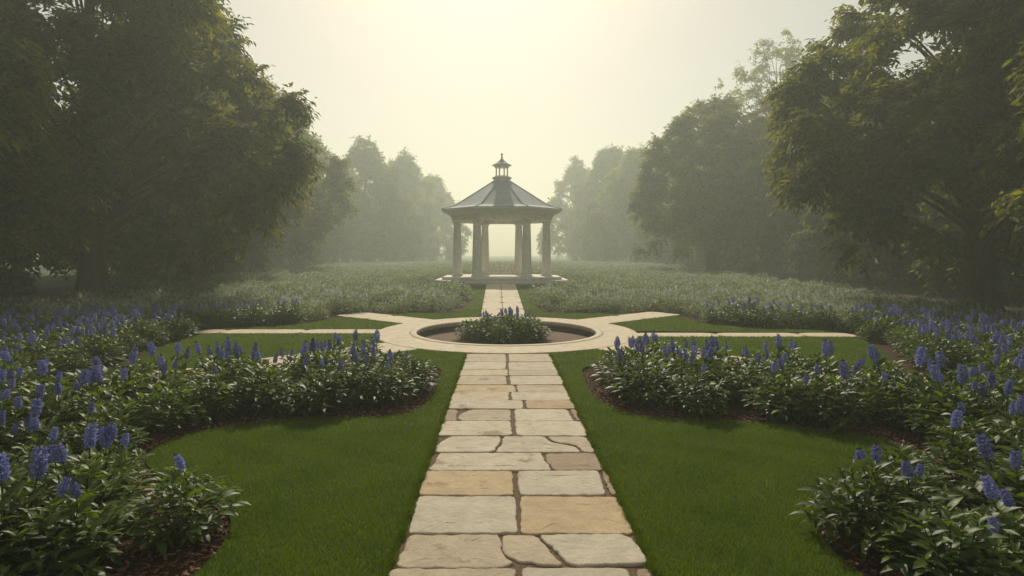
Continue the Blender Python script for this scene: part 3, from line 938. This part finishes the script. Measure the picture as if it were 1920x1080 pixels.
# ------------------------------------------------------------------ trees
def tree_meshes(seed, H, zb, R, ncl, nspr, nlf, leaf, csize=1.25, inner=.25, sparse=False, lean=(0, 0)):
    r = np.random.default_rng(seed)
    ph = r.uniform(0, 2 * PI, 6)
    lob = lambda az, t: 1 + .16 * np.sin(3 * az + ph[0] + 4 * t) + .12 * np.sin(5 * az + ph[1] - 6 * t) + .10 * np.sin(2 * az + ph[2] + 9 * t)
    t = r.beta(1.05, 1.25, ncl)
    az = r.uniform(0, 2 * PI, ncl)
    f = np.where(r.random(ncl) < inner, r.uniform(.25, .7, ncl), r.uniform(.74, 1.02, ncl))
    if sparse:
        t = r.uniform(.55, 1, ncl) ; f = r.uniform(.35, 1.05, ncl)
    prof = np.sin(PI * (.20 + .80 * t) ** .72) ** .8
    if sparse: prof = np.sqrt(np.clip(1 - ((t - .62) / .40) ** 2, 0, 1))
    rad = R * prof * lob(az, t) * f
    zz = zb + (H - zb) * t * (1 - .1 * (f < .7)) + r.normal(0, .35, ncl)
    C = np.stack([rad * np.cos(az) + lean[0] * t, rad * np.sin(az) + lean[1] * t, np.maximum(zz, zb * .9)], 1)
    if not sparse:                          # leaf clusters sit on the outside of a few dozen big boughs
        nb = 40
        tb = (np.arange(nb) + .5) / nb * .93; ab = np.arange(nb) * 2.39996 + r.uniform(-.4, .4, nb)
        rb = r.uniform(1.5, 2.5, nb) * R / 6.6 * (1 - .25 * tb)
        pb = np.maximum(R * np.sin(PI * (.20 + .80 * tb) ** .72) ** .8 * lob(ab, tb) - rb * .75, .2)
        B = np.stack([pb * np.cos(ab), pb * np.sin(ab), zb + rb * .55 + (H - zb - rb * 1.2) * tb], 1)
        m_ = int(ncl * .86)
        w_ = r.integers(0, nb, m_)
        dv = nrm(r.normal(0, 1, (m_, 3)) + np.stack([np.cos(ab[w_]) * .8, np.sin(ab[w_]) * .8, np.full(m_, .35)], 1))
        C[:m_] = B[w_] + dv * rb[w_][:, None] * np.array([1, 1, .78]) * r.uniform(.75, 1.02, (m_, 1))
        C[:m_, 2] = np.maximum(C[:m_, 2], zb * .85)
        t = np.clip((C[:, 2] - zb) / (H - zb), 0, 1)
    # sprays
    n = ncl * nspr
    Cc = np.repeat(C, nspr, 0)
    outw = nrm(np.stack([Cc[:, 0], Cc[:, 1], np.repeat((t - .35) * R * 1.1, nspr)], 1))
    sd = nrm(r.normal(0, 1, (n, 3)) * np.array([1, 1, .6]) + outw * .9)
    L = csize * r.uniform(.6, 1.25, n) * (1 if not sparse else .8)
    drp = r.uniform(.08, .5, n) * L
    m = n * nlf
    q = np.tile((np.arange(nlf) + .5) / nlf, n)
    i = np.repeat(np.arange(n), nlf)
    P = Cc[i] + sd[i] * (L[i] * q)[:, None]
    P[:, 2] -= drp[i] * q ** 2
    P += r.normal(0, .05 * csize, P.shape)
    tg = sd[i] * L[i][:, None]; tg[:, 2] -= 2 * drp[i] * q
    tg = nrm(tg)
    sidev = nrm(np.cross(tg, np.array([0, 0, 1.0])))
    sg = np.where(np.arange(m) % 2 == 0, 1, -1)[:, None]
    D = tg * .7 + sidev * sg * .8 + np.array([0, 0, -.25]) + r.normal(0, .25, (m, 3))
    U = np.array([0, 0, 1.0]) + outw[i] * .45 + r.normal(0, .35, (m, 3))
    a = Acc()
    cl_t = np.repeat(np.repeat(r.uniform(-.25, .25, ncl), nspr), nlf)
    tint = np.clip(.5 + cl_t + r.uniform(-.3, .3, m), 0, 1)
    a.inst(DV * np.array([1, 1.15, 1]), DF, P, frames(D, U), leaf * r.uniform(.7, 1.25, m), 0, tint)
    crown = a.mesh('crown', [M['tree_leaf']])
    # trunk and limbs
    b_ = Acc()
    r0 = .030 * H + .06
    zs = np.linspace(-.1, H * .78, 12)
    wob = np.cumsum(r.normal(0, .07, (12, 2)), 0)
    tp = np.c_[wob[:, 0] + lean[0] * np.clip(zs / H, 0, 1), wob[:, 1] + lean[1] * np.clip(zs / H, 0, 1), zs]
    tr = r0 * (1 - .86 * np.linspace(0, 1, 12) ** .9); tr[0] *= 1.5; tr[1] *= 1.02
    tp[:1, :2] = tp[1, :2]
    tp = np.vstack([tp[0], tp[0] * .6 + tp[1] * .4, tp[1:]]); tr = np.r_[tr[0], r0 * 1.12, tr[1:]]
    b_.tube(tp, tr, 12)
    pick = r.permutation(ncl)[:min(ncl, 34 if not sparse else 60)]
    for k in pick:
        e = C[k] * np.array([.70, .70, .95])
        zst = np.clip(e[2] * .62 - .25 * math.hypot(e[0], e[1]) * .3, zb * .75, H * .7)
        s = np.array([np.interp(zst, tp[:, 2], tp[:, 0]), np.interp(zst, tp[:, 2], tp[:, 1]), zst])
        rr = np.interp(zst, tp[:, 2], tr) * r.uniform(.2, .4)
        mid = s * .5 + e * .5 + np.array([0, 0, .12 * np.linalg.norm(e - s)]) + r.normal(0, .2, 3)
        u = np.linspace(0, 1, 7)[:, None]
        b_.tube((1 - u) ** 2 * s + 2 * u * (1 - u) * mid + u * u * e, np.linspace(rr, .025, 7), 6)
    trunk = b_.mesh('trunk', [M['bark']], True)
    return crown, trunk


NEAR = [tree_meshes(40 + k, 16.5, 2.4, 6.6, 600, 14, 18, .31, 1.05, .3) for k in range(4)]
FAR = [tree_meshes(60 + k, 16, .5, 6.6, 420, 11, 13, .46, 1.2, .3) for k in range(3)]
SPARSE = tree_meshes(80, 22, 8, 5.2, 120, 7, 13, .30, 1.1, sparse=True)


def tree(x, y, h, r, src, label, group, rz):
    base = 16.5 if src in NEAR else (16 if src in FAR else 22)
    o = link('tree', None, None, (x, y, -.02), rz)
    tag(o, label, 'tree', group)
    sz = h / base; sr = r / (5.2 if src is SPARSE else 6.6)
    for nm, me in (('crown', src[0]), ('trunk', src[1])):
        c = link(nm, me, o)
        c.scale = (sr, sr, sz)


LROW = 'trees of the row left of the gazebo lawn'
RROW = 'trees of the row right of the gazebo lawn'
order = ['nearest tree', 'second tree', 'third tree', 'fourth tree', 'fifth tree', 'sixth tree', 'seventh tree', 'eighth tree', 'ninth tree', 'tenth tree']
left = [(-19.4, 15.5, 17, 6.0, 0), (-18.6, 26, 20, 7.6, 1), (-23.3, 42.5, 18.3, 7.9, 2), (-26.3, 62, 20.8, 8.6, 3), (-36, 105, 23.5, 9.5, 0), (-29, 122, 26, 9.5, 1), (-25, 145, 27.5, 9.5, 2), (-21, 172, 26.5, 9, 0)]
right = [(20.2, 13.2, 17, 6.0, 2), (18.6, 22.3, 17.2, 6.5, 3), (28.5, 54, 19.5, 7.2, 0), (22.8, 62, 19.6, 7.2, 1), (36, 105, 24, 9.5, 2), (29, 122, 25.5, 9.5, 3), (27, 142, 29.5, 9.5, 0), (21.5, 168, 29.5, 8.5, 1)]
for k, (x, y, h, r, v) in enumerate(left):
    far_ = y > 50
    tree(x, y, h, r, (FAR[v % 3] if far_ and y > 70 else NEAR[v % 4]), f'{"misty" if far_ else "dark green"} broad leafy tree, {order[k]} of the row left of the gazebo', LROW, 1.3 * k + .4)
for k, (x, y, h, r, v) in enumerate(right):
    far_ = y > 50
    tree(x, y, h, r, (FAR[v % 3] if far_ and y > 70 else NEAR[v % 4]), f'{"misty" if far_ else "dark green"} broad leafy tree, {order[k]} of the row right of the gazebo', RROW, 1.7 * k + (2.0 if k != 3 else 4.1))
tree(36.5, 76, 29.8, 6.8, SPARSE, 'tall thin-crowned tree rising above the misty trees right of the gazebo', None, .5)
back = [(-29, 9, 14), (-31, 19, 15), (-31, 30, 15), (-32, 52, 16), (-38, 62, 17), (-36, 74, 18), (-34, 86, 19), (-44, 98, 22), (-47, 118, 24), (-38, 140, 24), (-33, 165, 25), (-31, 195, 27),
        (29, 8, 14), (30, 18, 14), (29, 29, 14), (29, 40, 15), (37, 48, 16), (32, 72, 17), (34, 86, 19), (44, 98, 22), (46, 118, 24), (40, 140, 25), (33, 165, 26), (29, 195, 27)]
for k, (x, y, h) in enumerate(back):
    tree(x, y, h, 6.8, FAR[k % 3], f'leafy tree standing in the second row behind the {"left" if x < 0 else "right"} tree row', f'second row trees behind the {"left" if x < 0 else "right"} row', k * 2.1)

# ------------------------------------------------------------------ haze
acc = Acc()
acc.box((0, 180, 16.0), (650, 610, 34.0))
hm = bpy.data.materials.new('haze'); hm.use_nodes = True
nt = hm.node_tree; nt.nodes.clear()
out = N(nt, 'ShaderNodeOutputMaterial'); pv = N(nt, 'ShaderNodeVolumePrincipled')
pv.inputs['Color'].default_value = (.89, .97, .87, 1)
pv.inputs['Density'].default_value = HAZE_DENSITY
pv.inputs['Anisotropy'].default_value = HAZE_ANISO
nt.links.new(pv.outputs[0], out.inputs['Volume'])
tag(acc.obj('haze', hm), kind='stuff')
